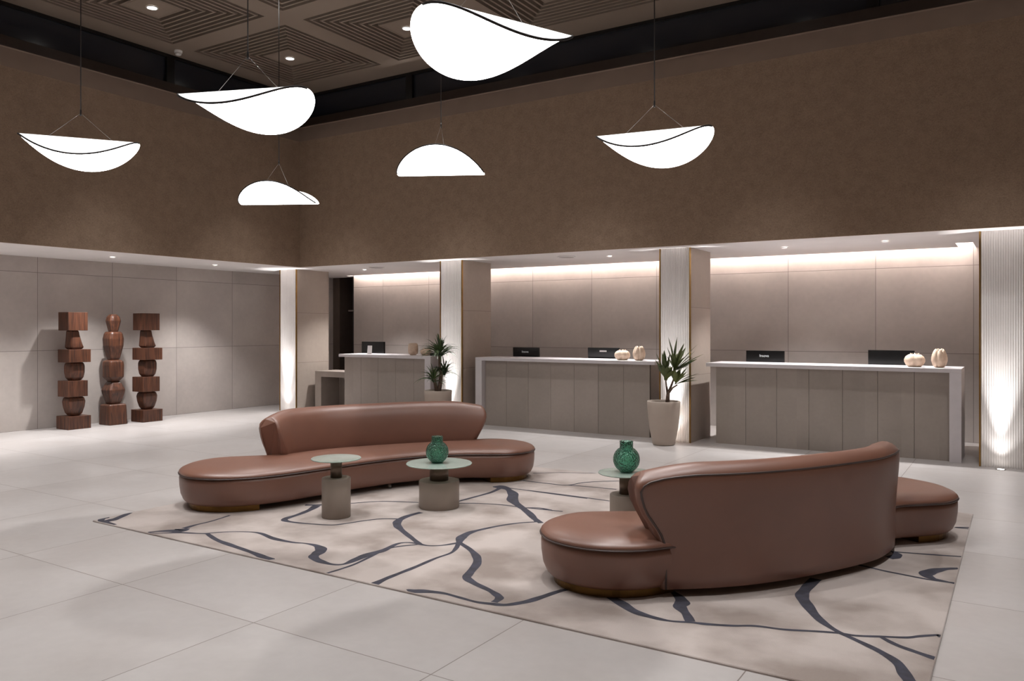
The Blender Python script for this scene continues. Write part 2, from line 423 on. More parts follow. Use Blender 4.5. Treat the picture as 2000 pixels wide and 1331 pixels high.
# soffit speakers and smoke detector
sp = None
for x, y, lb in [(-9.87, 11.0, 'round grey ceiling speaker above the left reception desk'), (-5.92, 10.92, 'round grey ceiling speaker above the middle reception desk')]:
    bm = bmesh.new(); lathe(bm, [(.14, -.0), (.14, -.012), (.12, -.016)], 32, capb=False, capt=False)
    t = empty('ceiling_speaker', (x, y, SOF)); mark(t, lb, 'speaker', 'ceiling speakers')
    obj('rim', bm, M['white_plastic'], t); bm = bmesh.new(); lathe(bm, [(.12, -.0155), (.04, -.012)], 32, capb=False); obj('grille', bm, M['grille'], t)
t = empty('smoke_detector', (-11.02, 7.75, ZC)); mark(t, 'small white round smoke detector on the ceiling edge', 'smoke detector')
bm = bmesh.new(); lathe(bm, [(.06, -.0), (.06, -.03), (.05, -.035)], 24, capb=False); obj('base', bm, M['white_plastic'], t)
bm = bmesh.new(); lathe(bm, [(.045, -.035), (.045, -.06), (.03, -.07)], 24); obj('sensor_head', bm, M['white_plastic'], t)
# clerestory windows
def window(n, axis, a, b, face):
    """pane run from a to b along the wall with frame"""
    bm = bmesh.new(); z0, z1 = 5.27, ZC
    def B(t0, t1, o0, o1, za, zb, mi=0):
        if axis == 'Y': box(bm, t0, t1, face+o0, face+o1, za, zb, mi)
        else: box(bm, face-o1, face-o0, t0, t1, za, zb, mi)
    B(a, b, .12, .30, z0, z0+.13, 1)
    B(a, b, .20, .30, z0+.13, z0+.155); B(a, b, .20, .30, z1-.045, z1)
    B(a, a+.07, .20, .32, z0+.155, z1-.045); B(b-.07, b, .20, .32, z0+.155, z1-.045)
    o = obj('window_%d' % n, bm, [M['frame'], M['strip_brown']]); o['kind'] = 'structure'
    bm = bmesh.new(); B(a+.07, b-.07, .25, .262, z0+.155, z1-.045); obj('window_pane', bm, M['glass_night'], o)
    bm = bmesh.new(); B(a+.03, b-.03, .195, .20, z0+.132, z0+.137); obj('frame_bead', bm, M['steel'], o)
k = 1
for a, b in ((XL-.3, -8.685), (-8.685, -1.505), (-1.505, X1)):
    window(k, 'Y', a, b, YB); k += 1
for a, b in ((7.8, YB+.3), (.62, 7.8), (Y0, .62)):
    window(k, 'X', a, b, XL); k += 1
# glass door in the passage
bm = bmesh.new(); box(bm, -12.10, -12.04, 12.72, 12.78, 0, SOF)
d = struct('door_1', bm, M['frame']); d0 = obj('glass_leaf', bx(-12.085, -12.073, 12.78, 13.6, .02, 2.6), M['glass'], d)
obj('door_bar', bx(-12.20, -12.06, 12.70, 12.74, 1.93, 1.96), M['steel'], d)  # small steel bar, stands in for a bluish spot at the door edge

# ============================================================ COLUMNS
def column(x0, label, first=True):
    t = empty('column', (x0, 10.6, 0)); mark(t, label, 'column', 'stone columns in front of the desks')
    W, D = .445, .83
    bm = bmesh.new(); box(bm, 0, W, 0, D, 0, SOF); obj('shaft', bm, M['column'], t)
    bm = bmesh.new(); n = 17; pitch = (W-.03)/n
    prof = []
    for i in range(n):
        for k_ in range(6):
            a = PI*k_/6
            prof.append((.015+pitch*(i+.5)-pitch*.5*math.cos(a), -.004-.0075*math.sin(a)))
    prof.append((W-.015, -.004))
    lo_ = [bm.verts.new((x, y, 0)) for x, y in prof]; hi_ = [bm.verts.new((x, y, SOF)) for x, y in prof]
    for i in range(len(prof)-1): bm.faces.new((lo_[i], lo_[i+1], hi_[i+1], hi_[i]))
    b0 = [bm.verts.new((x, 0.002, z)) for x, z in ((.015, 0), (W-.015, 0), (W-.015, SOF), (.015, SOF))]
    bm.faces.new((b0[0], lo_[0], hi_[0], b0[3])); bm.faces.new((lo_[-1], b0[1], b0[2], hi_[-1])); 
    for zz in (.93, 1.87): box(bm, .012, W-.012, -.0055, 0, zz-.0035, zz+.0035, 1)
    obj('fluted_panel', bm, [M['flute'], M['column']], t)
    for sx in (0, 1):
        bm = bmesh.new()
        a = -.004 if sx == 0 else W-.012
        box(bm, a, a+.016, -.014, .012, 0, SOF); obj('brass_trim', bm, M['brass'], t)
    return t
for i, (x0, lb) in enumerate([(-11.95, 'stone column with fluted front at the far left corner, floor light at its foot'), (-8.11, 'stone column with fluted front behind the spiky potted dracaena'),
                 (-4.265, 'stone column with fluted front behind the broad leaved potted plant'), (-.40, 'stone column with fluted front at the right edge beside the right desk')]):
    column(x0, lb)
for x, lb in ((-11.72, 'round floor uplight at the foot of the far left column'), (-7.88, 'round floor uplight at the foot of the column behind the dracaena'),
              (-4.04, 'round floor uplight at the foot of the column behind the broad leaved plant'), (-.19, 'round floor uplight at the foot of the rightmost column')):
    t = empty('floor_uplight', (x, 10.47, 0)); mark(t, lb, 'floor light', 'uplights let into the floor')
    bm = bmesh.new(); lathe(bm, [(.052, 0), (.052, .004), (.036, .005)], 28, capb=False, capt=False); obj('steel_ring', bm, M['steel'], t)
    bm = bmesh.new(); lathe(bm, [(.036, .0035), (.0001, .0035)], 28, capb=False, capt=False); obj('lens', bm, M['lamp_small'], t)
    light('lamp', 'SPOT', (0, 0, .012), UPLIGHT*.17, t, rot=(PI-math.radians(4), 0, 0), color=NEUT, spot_size=math.radians(84), spot_blend=1, shadow_soft_size=.03)
    light('narrow_lamp', 'SPOT', (0, 0, .012), UPLIGHT*4.5, t, rot=(PI-math.radians(2.5), 0, 0), color=NEUT, spot_size=math.radians(30), spot_blend=1, shadow_soft_size=.03)

# ============================================================ RECEPTION DESKS
def desk(x0, xt0, xt1, n, leg, label):
    """x0 = left end of the front panels, xt0..xt1 = top; leg = 'L' or 'R'"""
    t = empty('reception_desk', (0, 0, 0)); mark(t, label, 'reception desk', 'reception desks')
    ZT, TH = 1.10, .05; F_, Bk = 10.70, 11.36
    obj('countertop', bx(xt0, xt1, F_, Bk, ZT-TH, ZT, bev=.004), M['white_top'], t)
    if leg == 'R': a, b = xt1-.125, xt1
    else: a, b = xt0, xt0+.125
    obj('end_panel', bx(a, b, F_, Bk, 0, ZT-TH, bev=.003), M['white_top'], t)
    pw = .407; bm = bmesh.new()
    for i in range(n):
        box(bm, x0+i*pw+.002, x0+(i+1)*pw-.002, F_+.10, F_+.12, .0, ZT-TH-.002, 0)
    box(bm, x0+.002, x0+n*pw-.002, F_+.12, F_+.14, 0.0, ZT-TH-.004, 1)
    obj('front_panel', bm, [M['counter_panel'], M['black']], t)
    e0, e1 = (x0, x0+.03) if leg == 'R' else (x0+n*pw-.03, x0+n*pw)
    obj('side_panel', bx(e0, e1, F_+.14, Bk-.02, 0, ZT-TH), M['counter_panel'], t)
    q = empty('staff_table', (0, 0, 0)); mark(q, 'taupe work table behind the %s' % label.split(' with')[0], 'table', 'work tables behind the desks')
    obj('tabletop', bx(x0+.03, x0+n*pw-.03, 11.38, 12.0, .72, .76), M['taupe_desk'], q)
    obj('table_end', bx(x0+.03, x0+.06, 11.38, 12.0, 0, .72), M['taupe_desk'], q)
    obj('table_end', bx(x0+n*pw-.06, x0+n*pw-.03, 11.38, 12.0, 0, .72), M['taupe_desk'], q)
    return t
desk(-3.53, -3.64, -.585, 7, 'R', 'right reception desk with white top, seven grey stone panels and white right end')
desk(-7.35, -7.48, -4.38, 7, 'L', 'middle reception desk with white top, grey stone panels and white left end')
desk(-10.47, -10.52, -8.40, 5, 'R', 'far left reception desk with white top and grey stone panels, behind the dracaena')
t = empty('side_desk', (0, 0, 0)); mark(t, 'low taupe side desk attached at the left of the far left reception desk', 'desk')
obj('desktop', bx(-11.38, -10.48, 10.95, 11.5, .65, .755), M['taupe_desk'], t)
obj('side_panel', bx(-11.38, -11.22, 10.95, 11.5, 0, .65), M['taupe_desk'], t)
obj('back_panel', bx(-11.22, -10.48, 11.42, 11.45, 0, .65), M['taupe_desk'], t)

def text_obj(s, size, mat, parent, loc, rot, name='lettering'):
    cu = bpy.data.curves.new(name, 'FONT'); cu.body = s; cu.size = size; cu.extrude = .001; cu.align_x = 'CENTER'; cu.align_y = 'CENTER'
    o = bpy.data.objects.new('tmp_text', cu); C.objects.link(o)
    bpy.context.view_layer.update()
    me = bpy.data.meshes.new_from_object(o.evaluated_get(bpy.context.evaluated_depsgraph_get()))
    bpy.data.objects.remove(o)
    me.name = name; me.materials.clear(); me.materials.append(mat)
    q = bpy.data.objects.new(name, me); C.objects.link(q); q.parent = parent; q.location = loc; q.rotation_euler = rot
    return q
def monitor(xc, w, ztop, label, logo=None, tilt=0, rz=0, sub=False):
    t = empty('computer_monitor', (xc, 11.5, .76), rz); mark(t, label, 'monitor', 'computer monitors on the desks')
    h = .34; zt = ztop-.76
    bm = bmesh.new(); box(bm, -w/2, w/2, -.02, .02, zt-h, zt, bev=.004)
    bmesh.ops.rotate(bm, verts=bm.verts, cent=(0, 0, zt-h), matrix=Matrix.Rotation(tilt, 3, 'X'))
    hs_ = obj('housing', bm, M['screen'], t)
    obj('stand', bx(-.04, .04, .03, .06, .01, zt-h+.12), M['screen'], t)
    obj('foot', bx(-.12, .12, -.05, .13, 0, .012), M['screen'], t)
    if logo: text_obj(logo, .052, M['logo'], hs_, (-.01, -.0215-(h-.072)*math.sin(tilt), zt-.072), (PI/2+tilt, 0, 0))
    if sub:
        text_obj('COMPUTERS', .022, M['reflect_grey'], t, (.03, -.0215, zt-.125), (PI/2, 0, 0), 'small_lettering')
    return hs_
monitor(-3.05, .53, 1.255, 'black monitor back with white lettering on the left of the right desk', 'Insova', sub=False)
monitor(-1.43, .55, 1.285, 'plain black monitor back on the right desk behind the low cream ornament')
monitor(-6.99, .50, 1.25, 'black monitor back with grey lettering on the left of the middle desk', 'Insova', tilt=.05)
m_ = monitor(-5.56, .54, 1.265, 'black monitor back with small grey badge behind the middle desk cream ornament', tilt=.05)
obj('badge', bx(-.06, .06, -.040, -.030, .440, .462), M['grille'], m_)
monitor(-10.4, .56, 1.315, 'black monitor on the far left reception desk')
t = empty('card_terminal', (-9.98, 10.93, 1.10), .2); mark(t, 'small upright white card stand before the monitor of the far left desk', 'card stand')
obj('foot', bx(-.05, .05, -.03, .05, 0, .008), M['white_plastic'], t)
bm = bmesh.new(); box(bm, -.042, .042, -.01, .01, .008, .155, bev=.003); bmesh.ops.rotate(bm, verts=bm.verts, cent=(0, 0, 0), matrix=Matrix.Rotation(-.12, 3, 'X')); obj('display', bm, M['white_plastic'], t)

# ------------------------------------------------------------ cream ornaments
def shell(name, lobes, rx, ry, H, low, label, loc, seed):
    random.seed(seed)
    t = empty(name, loc, random.uniform(-.3, .3)); mark(t, label, 'ornament', 'cream ceramic ornaments on the desks')
    bm = bmesh.new(); seg = 72
    if low: prof = [(.45, 0), (.62, .03), (.85, .18), (1, .42), (1, .6), (.86, .82), (.6, .95), (.35, 1.0), (.2, .93), (.1, .8)]
    else: prof = [(.42, 0), (.6, .03), (.85, .15), (1, .38), (1, .55), (.9, .74), (.7, .9), (.52, 1.0), (.45, .96), (.4, .8), (.1, .5)]
    rings = []
    for j, (r, z) in enumerate(prof):
        ring = []
        for i in range(seg):
            a = 2*PI*i/seg
            m = 1-.16*abs(math.cos(lobes*a/2))**6+.03*math.cos(a*lobes*5)
            zz = z*H
            if z > .7: zz += (.12 if not low else .06)*H*(abs(math.sin(lobes*a/2))-.6)*(z-.7)/.3
            ring.append(bm.verts.new((rx*r*m*math.cos(a), ry*r*m*math.sin(a), max(0, zz))))
        rings.append(ring)
    for a, b in zip(rings, rings[1:]):
        for i in range(seg):
            f = bm.faces.new((a[i], a[(i+1) % seg], b[(i+1) % seg], b[i])); f.smooth = True
    bm.faces.new(rings[0][::-1]); bm.faces.new(rings[-1])
    obj('ribbed_body', bm, M['coral'], t)
    bm = bmesh.new()
    for k_ in range(5):
        a = 2*PI*k_/5+.4
        tube(bm, [(rx*.25*math.cos(a), ry*.25*math.sin(a), H*(.8 if low else .75)), (rx*.38*math.cos(a), ry*.38*math.sin(a), H*(1.0 if low else .98)), (rx*.42*math.cos(a+.3), ry*.42*math.sin(a+.3), H*(1.08 if low else 1.06))], [.012, .009, .004], 6)
    obj('tips', bm, M['coral'], t)
    return t
ZT = 1.10
shell('shell_ornament', 5, .118, .10, .155, True, 'low wide cream shell ornament on the right desk', (-1.10, 10.95, ZT), 1)
shell('tulip_ornament', 6, .088, .085, .215, False, 'tall cream tulip shaped ornament at the right end of the right desk', (-.83, 10.93, ZT), 2)
shell('shell_ornament', 5, .122, .10, .145, True, 'low wide cream shell ornament on the middle desk', (-4.99, 10.93, ZT), 3)
shell('tulip_ornament', 6, .092, .085, .20, False, 'tall cream tulip shaped ornament on the right end of the middle desk', (-4.72, 10.93, ZT), 4)
t = empty('ceramic_jar', (-8.98, 10.95, ZT)); mark(t, 'cream rounded ceramic jar on the far left desk', 'jar')
bm = bmesh.new(); lathe(bm, [(.06, .012), (.08, .03), (.088, .08), (.088, .15), (.078, .195), (.055, .21), (.045, .2), (.04, .15)], 40); obj('body', bm, M['coral'], t, True)
bm = bmesh.new(); lathe(bm, [(.05, 0), (.055, .012)], 30); obj('foot_ring', bm, M['coral'], t)
shell('shell_ornament', 5, .10, .09, .12, True, 'low cream shell ornament on the far left desk beside the dracaena leaves', (-8.70, 10.95, ZT), 5)
t = empty('card_reader', (-8.52, 10.98, ZT), .3); mark(t, 'small black card reader at the right end of the far left desk', 'card reader')
bm = bmesh.new(); box(bm, -.06, .06, -.09, .09, 0, .05, bev=.008); obj('body', bm, M['screen'], t); obj('keypad', bx(-.045, .045, -.07, 0, .05, .054), M['reflect_grey'], t)

# ============================================================ WOODEN TOTEMS
def blk(t, dx, dy, z0, z1, name='block', ox=0, oy=0):
    obj(name, bx(ox-dx/2, ox+dx/2, oy-dy/2, oy+dy/2, z0, z1, bev=.004), M['wood'], t)
def carved(t, prof, z0, z1, ox=0, oy=0, ch=.30, name='carved_block', tw=0):
    """faceted block: prof = list of (relative height, half x, half y, x shift, y shift); chamfered corners"""
    bm = bmesh.new(); rings = []
    for q in prof:
        h, a, b = q[:3]; sx, sy = (q[3:]+(0, 0))[:2]
        c = ch*min(a, b)
        pts = [(a-c, -b), (a, -b+c), (a, b-c), (a-c, b), (-a+c, b), (-a, b-c), (-a, -b+c), (-a+c, -b)]
        rings.append([bm.verts.new((ox+x+sx, oy+y+sy, z0+(z1-z0)*h)) for x, y in pts])
    for a, b in zip(rings, rings[1:]):
        for i in range(8): bm.faces.new((a[i], a[(i+1) % 8], b[(i+1) % 8], b[i]))
    bm.faces.new(rings[0][::-1]); bm.faces.new(rings[-1])
    bmesh.ops.bevel(bm, geom=list(bm.edges), offset=.010, segments=3, profile=.5, affect='EDGES', clamp_overlap=True)
    for f in bm.faces: f.smooth = f.calc_area() < .0012
    obj(name, bm, M['wood'], t)
rnd = lambda a: [(0, a*.62, a*.62), (.14, a*.85, a*.85), (.38, a, a), (.68, a, a), (.9, a*.88, a*.88), (1, a*.68, a*.68)]
def totem_a(loc, k, label):
    t = empty('totem_sculpture', loc); mark(t, label, 'sculpture', 'carved wooden totems by the left wall')
    z = lambda v: v*k
    blk(t, .34, .36, 0, z(.205))
    carved(t, [(0, .07, .07), (.14, .10, .10), (.45, .125, .125), (.75, .135, .135), (.93, .12, .12), (1, .09, .09)], z(.205), z(.512))
    blk(t, .30, .31, z(.512), z(.765), oy=-.015)
    carved(t, [(0, .075, .075), (.15, .105, .105), (.45, .12, .12), (.8, .12, .12), (.95, .108, .108), (1, .085, .085)], z(.765), z(1.055), oy=.01)
    blk(t, .32, .345, z(1.055), z(1.26), oy=.01)
    carved(t, [(0, .075, .085, 0, .01), (.10, .10, .115, 0, .01), (.28, .10, .10, 0, 0), (.7, .09, .075, 0, -.015), (.95, .08, .07, 0, -.02), (1, .07, .06, 0, -.02)], z(1.26), z(1.56))
    blk(t, .28, .31, z(1.56), z(1.85), oy=-.01)
totem_a((-12.56, 6.98, 0), .985, 'leftmost carved wooden totem of square blocks and rounded stones')
totem_a((-12.50, 8.19, 0), .985, 'rightmost carved wooden totem of square blocks and rounded stones')
t = empty('totem_sculpture', (-12.56, 7.63, 0)); mark(t, 'middle carved wooden totem of stacked faceted pebbles without square slabs', 'sculpture', 'carved wooden totems by the left wall')
carved(t, [(0, .16, .16), (.5, .155, .155), (.94, .145, .15), (1, .13, .135)], 0, .335, ch=.12, name='base_block')
carved(t, [(0, .08, .08), (.1, .095, .10), (.5, .14, .135), (.62, .145, .14), (.93, .10, .09), (1, .08, .075)], .335, .705, ch=.25)
carved(t, [(0, .07, .07), (.1, .10, .10), (.2, .125, .125), (.75, .128, .128), (.93, .12, .12), (1, .08, .08)], .705, 1.055, ch=.2)
carved(t, [(0, .07, .07), (.08, .085, .085), (.5, .125, .125), (.75, .13, .13), (.93, .12, .11), (1, .10, .09)], 1.055, 1.515, ch=.28)
carved(t, [(0, .065, .065), (.1, .07, .07), (.62, .10, .10), (.85, .085, .085), (1, .05, .05)], 1.515, 1.80, ch=.4)

# ============================================================ RUG
RX0, RX1, RY0, RY1 = -6.38, -.34, 3.70, 7.80
bm = bmesh.new(); box(bm, RX0, RX1, RY0, RY1, 0.0, .012)
bmesh.ops.bevel(bm, geom=[e for e in bm.edges if abs(e.verts[0].co.z-.012) < 1e-5 and abs(e.verts[1].co.z-.012) < 1e-5], offset=.004, segments=1, affect='EDGES')
RUG_LINES = [
 [(-6.37,4.01,0.06),(-6.28,3.85,0.08),(-6.26,3.78,0.1),(-6.27,3.71,0.09)],
 [(-6.37,3.81,0.06),(-6.37,3.78,0.06),(-6.31,3.73,0.06),(-6.22,3.72,0.06)],
 [(-5.58,4.41,0.03),(-5.54,4.2,0.03),(-5.54,4.05,0.04),(-5.52,3.93,0.07)],
 [(-5.52,3.92,0.14),(-5.49,3.87,0.12),(-5.57,3.81,0.07),(-5.64,3.73,0.03),(-5.63,3.71,0.02),(-5.55,3.74,0.02),(-5.44,3.83,0.05),(-5.3,3.89,0.03),(-5.23,3.93,0.04)],
 [(-5.24,3.93,0.03),(-5.15,4.04,0.025),(-5.03,4.12,0.025),(-4.9,4.15,0.04),(-4.69,4.1,0.06),(-4.5,4.1,0.04),(-4.39,4.13,0.03),(-4.28,4.13,0.06),(-4.18,4.08,0.1),(-4.13,4.0,0.1),(-4.09,3.92,0.08),(-3.98,3.87,0.07),(-3.85,3.86,0.04),(-3.79,3.91,0.04),(-3.8,4.04,0.08),(-3.81,4.17,0.08),(-3.79,4.29,0.07),(-3.82,4.48,0.04),(-3.77,4.55,0.03),(-3.68,4.56,0.04)],
 [(-5.24,3.93,0.04),(-5.02,3.85,0.05),(-4.81,3.81,0.06),(-4.62,3.78,0.05),(-4.45,3.75,0.06),(-4.31,3.71,0.1)],
 [(-3.74,3.72,0.03),(-3.73,3.82,0.03),(-3.73,3.95,0.03),(-3.76,4.13,0.03),(-3.79,4.31,0.03),(-3.77,4.42,0.03),(-3.7,4.52,0.03),(-3.68,4.56,0.03)],
 [(-3.69,4.56,0.05),(-3.6,4.56,0.03),(-3.52,4.62,0.03),(-3.46,4.74,0.05)],
 [(-3.34,3.71,0.07),(-3.35,3.83,0.05),(-3.35,3.97,0.045),(-3.35,4.12,0.045),(-3.36,4.33,0.035),(-3.35,4.49,0.03),(-3.39,4.61,0.04),(-3.46,4.74,0.05)],
 [(-3.45,4.73,0.05),(-3.53,4.87,0.09),(-3.56,5.02,0.07),(-3.54,5.14,0.05),(-3.48,5.33,0.04),(-3.4,5.48,0.035),(-3.3,5.59,0.03)],
 [(-3.45,4.74,0.05),(-3.29,4.64,0.05),(-3.15,4.52,0.07),(-3.05,4.38,0.07),(-2.97,4.18,0.07),(-2.93,4.1,0.07),(-2.83,4.04,0.06),(-2.68,3.98,0.05),(-2.59,3.93,0.06),(-2.55,3.89,0.06),(-2.54,3.82,0.05)],
 [(-3.06,3.72,0.08),(-2.99,3.76,0.07),(-2.88,3.79,0.04),(-2.75,3.78,0.035),(-2.63,3.77,0.035),(-2.54,3.79,0.05),(-2.46,3.82,0.05),(-2.4,3.91,0.055),(-2.36,4.03,0.055),(-2.33,4.15,0.05),(-2.31,4.22,0.045)],
 [(-2.44,3.85,0.045),(-2.38,3.93,0.045),(-2.35,4.04,0.045),(-2.32,4.18,0.045),(-2.27,4.3,0.045)],
 [(-3.68,4.56,0.05),(-3.82,4.65,0.05),(-4.05,4.8,0.06),(-4.18,4.9,0.08),(-4.27,5.02,0.08),(-4.31,5.18,0.07),(-4.3,5.35,0.06)],
 [(-4.3,5.07,0.04),(-4.42,5.0,0.03),(-4.5,4.88,0.03),(-4.56,4.73,0.03),(-4.62,4.63,0.03),(-4.77,4.57,0.03),(-4.93,4.53,0.04),(-5.05,4.53,0.06),(-5.1,4.59,0.07),(-5.12,4.74,0.06),(-5.17,4.92,0.07),(-5.24,5.06,0.09)],
 [(-5.34,5.02,0.06),(-5.22,5.11,0.05),(-5.05,5.29,0.03),(-4.87,5.5,0.03),(-4.56,5.64,0.03)],
 [(-4.25,5.8,0.03),(-4.1,5.89,0.03),(-3.87,5.96,0.03),(-3.65,5.97,0.03),(-3.41,6.02,0.03)],
 [(-4.29,5.85,0.04),(-4.27,6.13,0.045),(-4.26,6.36,0.05),(-4.3,6.58,0.06)],
 [(-4.39,6.64,0.12),(-4.3,6.61,0.16),(-4.2,6.56,0.08),(-4.04,6.4,0.12),(-3.9,6.17,0.12),(-3.72,6.0,0.08),(-3.5,5.81,0.07),(-3.3,5.59,0.05)],
 [(-4.31,6.6,0.08),(-4.16,6.62,0.03),(-3.88,6.61,0.03),(-3.61,6.6,0.03),(-3.36,6.6,0.03)],
 [(-3.65,5.97,0.03),(-3.52,5.99,0.03),(-3.3,6.02,0.03)],
 [(-4.44,7.44,0.025),(-4.2,7.62,0.025),(-3.9,7.78,0.025)],
 [(-4.31,7.02,0.03),(-4.0,7.02,0.03),(-3.81,7.05,0.03),(-3.74,7.25,0.03),(-3.6,7.42,0.03),(-3.35,7.62,0.03)],
 [(-3.81,7.05,0.03),(-3.63,7.09,0.03),(-3.31,7.12,0.03)],
 [(-4.02,6.62,0.03),(-3.66,6.63,0.03),(-3.14,6.61,0.03)],
 [(-3.63,5.98,0.03),(-3.52,6.03,0.03),(-3.38,6.0,0.03)],
 [(-3.64,5.93,0.06),(-3.43,5.72,0.06),(-3.25,5.57,0.06)],
 [(-2.12,4.32,0.05),(-1.93,4.2,0.08),(-1.8,4.11,0.07),(-1.68,4.08,0.05),(-1.58,4.08,0.03),(-1.48,4.12,0.03),(-1.4,4.14,0.04),(-1.28,4.19,0.03),(-1.18,4.25,0.03),(-1.04,4.28,0.03),(-0.9,4.34,0.03),(-0.79,4.38,0.03),(-0.71,4.39,0.03),(-0.59,4.45,0.03),(-0.49,4.5,0.03),(-0.43,4.56,0.03),(-0.36,4.62,0.03),(-0.35,4.61,0.03)],
 [(-1.75,4.54,0.04),(-1.68,4.47,0.07),(-1.63,4.39,0.1),(-1.62,4.32,0.09),(-1.55,4.23,0.06),(-1.49,4.13,0.07)],
 [(-1.08,5.25,0.09),(-1.09,5.03,0.08),(-1.08,4.87,0.09),(-1.02,4.73,0.08),(-0.92,4.54,0.06),(-0.81,4.41,0.04),(-0.7,4.33,0.04),(-0.58,4.24,0.05),(-0.49,4.14,0.06),(-0.44,4.01,0.07),(-0.39,3.89,0.07)],
 [(-0.6,4.44,0.03),(-0.52,4.37,0.04),(-0.44,4.33,0.04),(-0.35,4.29,0.05)],
 [(-0.93,5.72,0.03),(-0.75,5.66,0.03),(-0.6,5.63,0.03),(-0.47,5.61,0.03),(-0.35,5.62,0.03)],
 [(-0.35,5.97,0.04),(-0.42,5.91,0.06),(-0.48,5.82,0.1),(-0.51,5.72,0.1),(-0.47,5.65,0.06),(-0.41,5.63,0.03)],
 [(-0.77,6.17,0.03),(-0.58,6.22,0.03),(-0.35,6.29,0.03)],
 [(-0.76,5.99,0.08),(-0.73,6.04,0.09),(-0.72,6.11,0.07),(-0.75,6.17,0.04)],
 [(-0.43,7.19,0.03),(-0.35,7.24,0.03)]]

def to_edge(p, q):
    # carry a line that stops close to the rug's edge right to the edge
    x, y, w_ = p
    for lim, k in ((RX0, 0), (RX1, 0), (RY0, 1), (RY1, 1)):
        v = (x, y)[k]
        if abs(v-lim) < .09:
            d = (p[0]-q[0], p[1]-q[1]); 
            if abs(d[k]) < 1e-3 or (lim-v)*d[k] < 0: f = 0
            else: f = (lim-v)/d[k]
            o_ = (x, y)[1-k]+d[1-k]*min(f, 1.5)
            return (lim, o_, w_) if k == 0 else (o_, lim, w_)
    return None
for li, line in enumerate(RUG_LINES):
    line = list(line)
    e_ = to_edge(line[0], line[1]); line = ([e_] if e_ else [])+line
    e_ = to_edge(line[-1], line[-2]); line = line+([e_] if e_ else [])
    P = catmull([tuple(p) for p in line], 6, closed=False) if len(line) > 2 else [tuple(line[0]), tuple(line[1])]
    zz = .0122+.00003*li
    L_, R_ = [], []
    for i, p in enumerate(P):
        a, b = P[max(0, i-1)], P[min(len(P)-1, i+1)]
        d = Vector((b[0]-a[0], b[1]-a[1])); 
        if d.length < 1e-6: d = Vector((1, 0))
        d.normalize(); n_ = Vector((-d.y, d.x))
        hw = max(.009, p[2]*.42)*(1+.06*math.sin(i*.9+li))
        for s_, lst in ((1, L_), (-1, R_)):
            x = min(max(p[0]+n_.x*hw*s_, RX0+.005), RX1-.005); y = min(max(p[1]+n_.y*hw*s_, RY0+.005), RY1-.005)
            lst.append(bm.verts.new((x, y, zz)))
    for i in range(len(P)-1):
        try:
            f = bm.faces.new((R_[i], R_[i+1], L_[i+1], L_[i])); f.material_index = 1
            if f.calc_area() > 0 and (f.normal_update() or f.normal.z < 0): f.normal_flip()
        except ValueError: pass
o = obj('rug', bm, [M['rug'], M['rug_line']]); mark(o, 'large beige rug with branching slate blue lines under both sofas', 'rug')

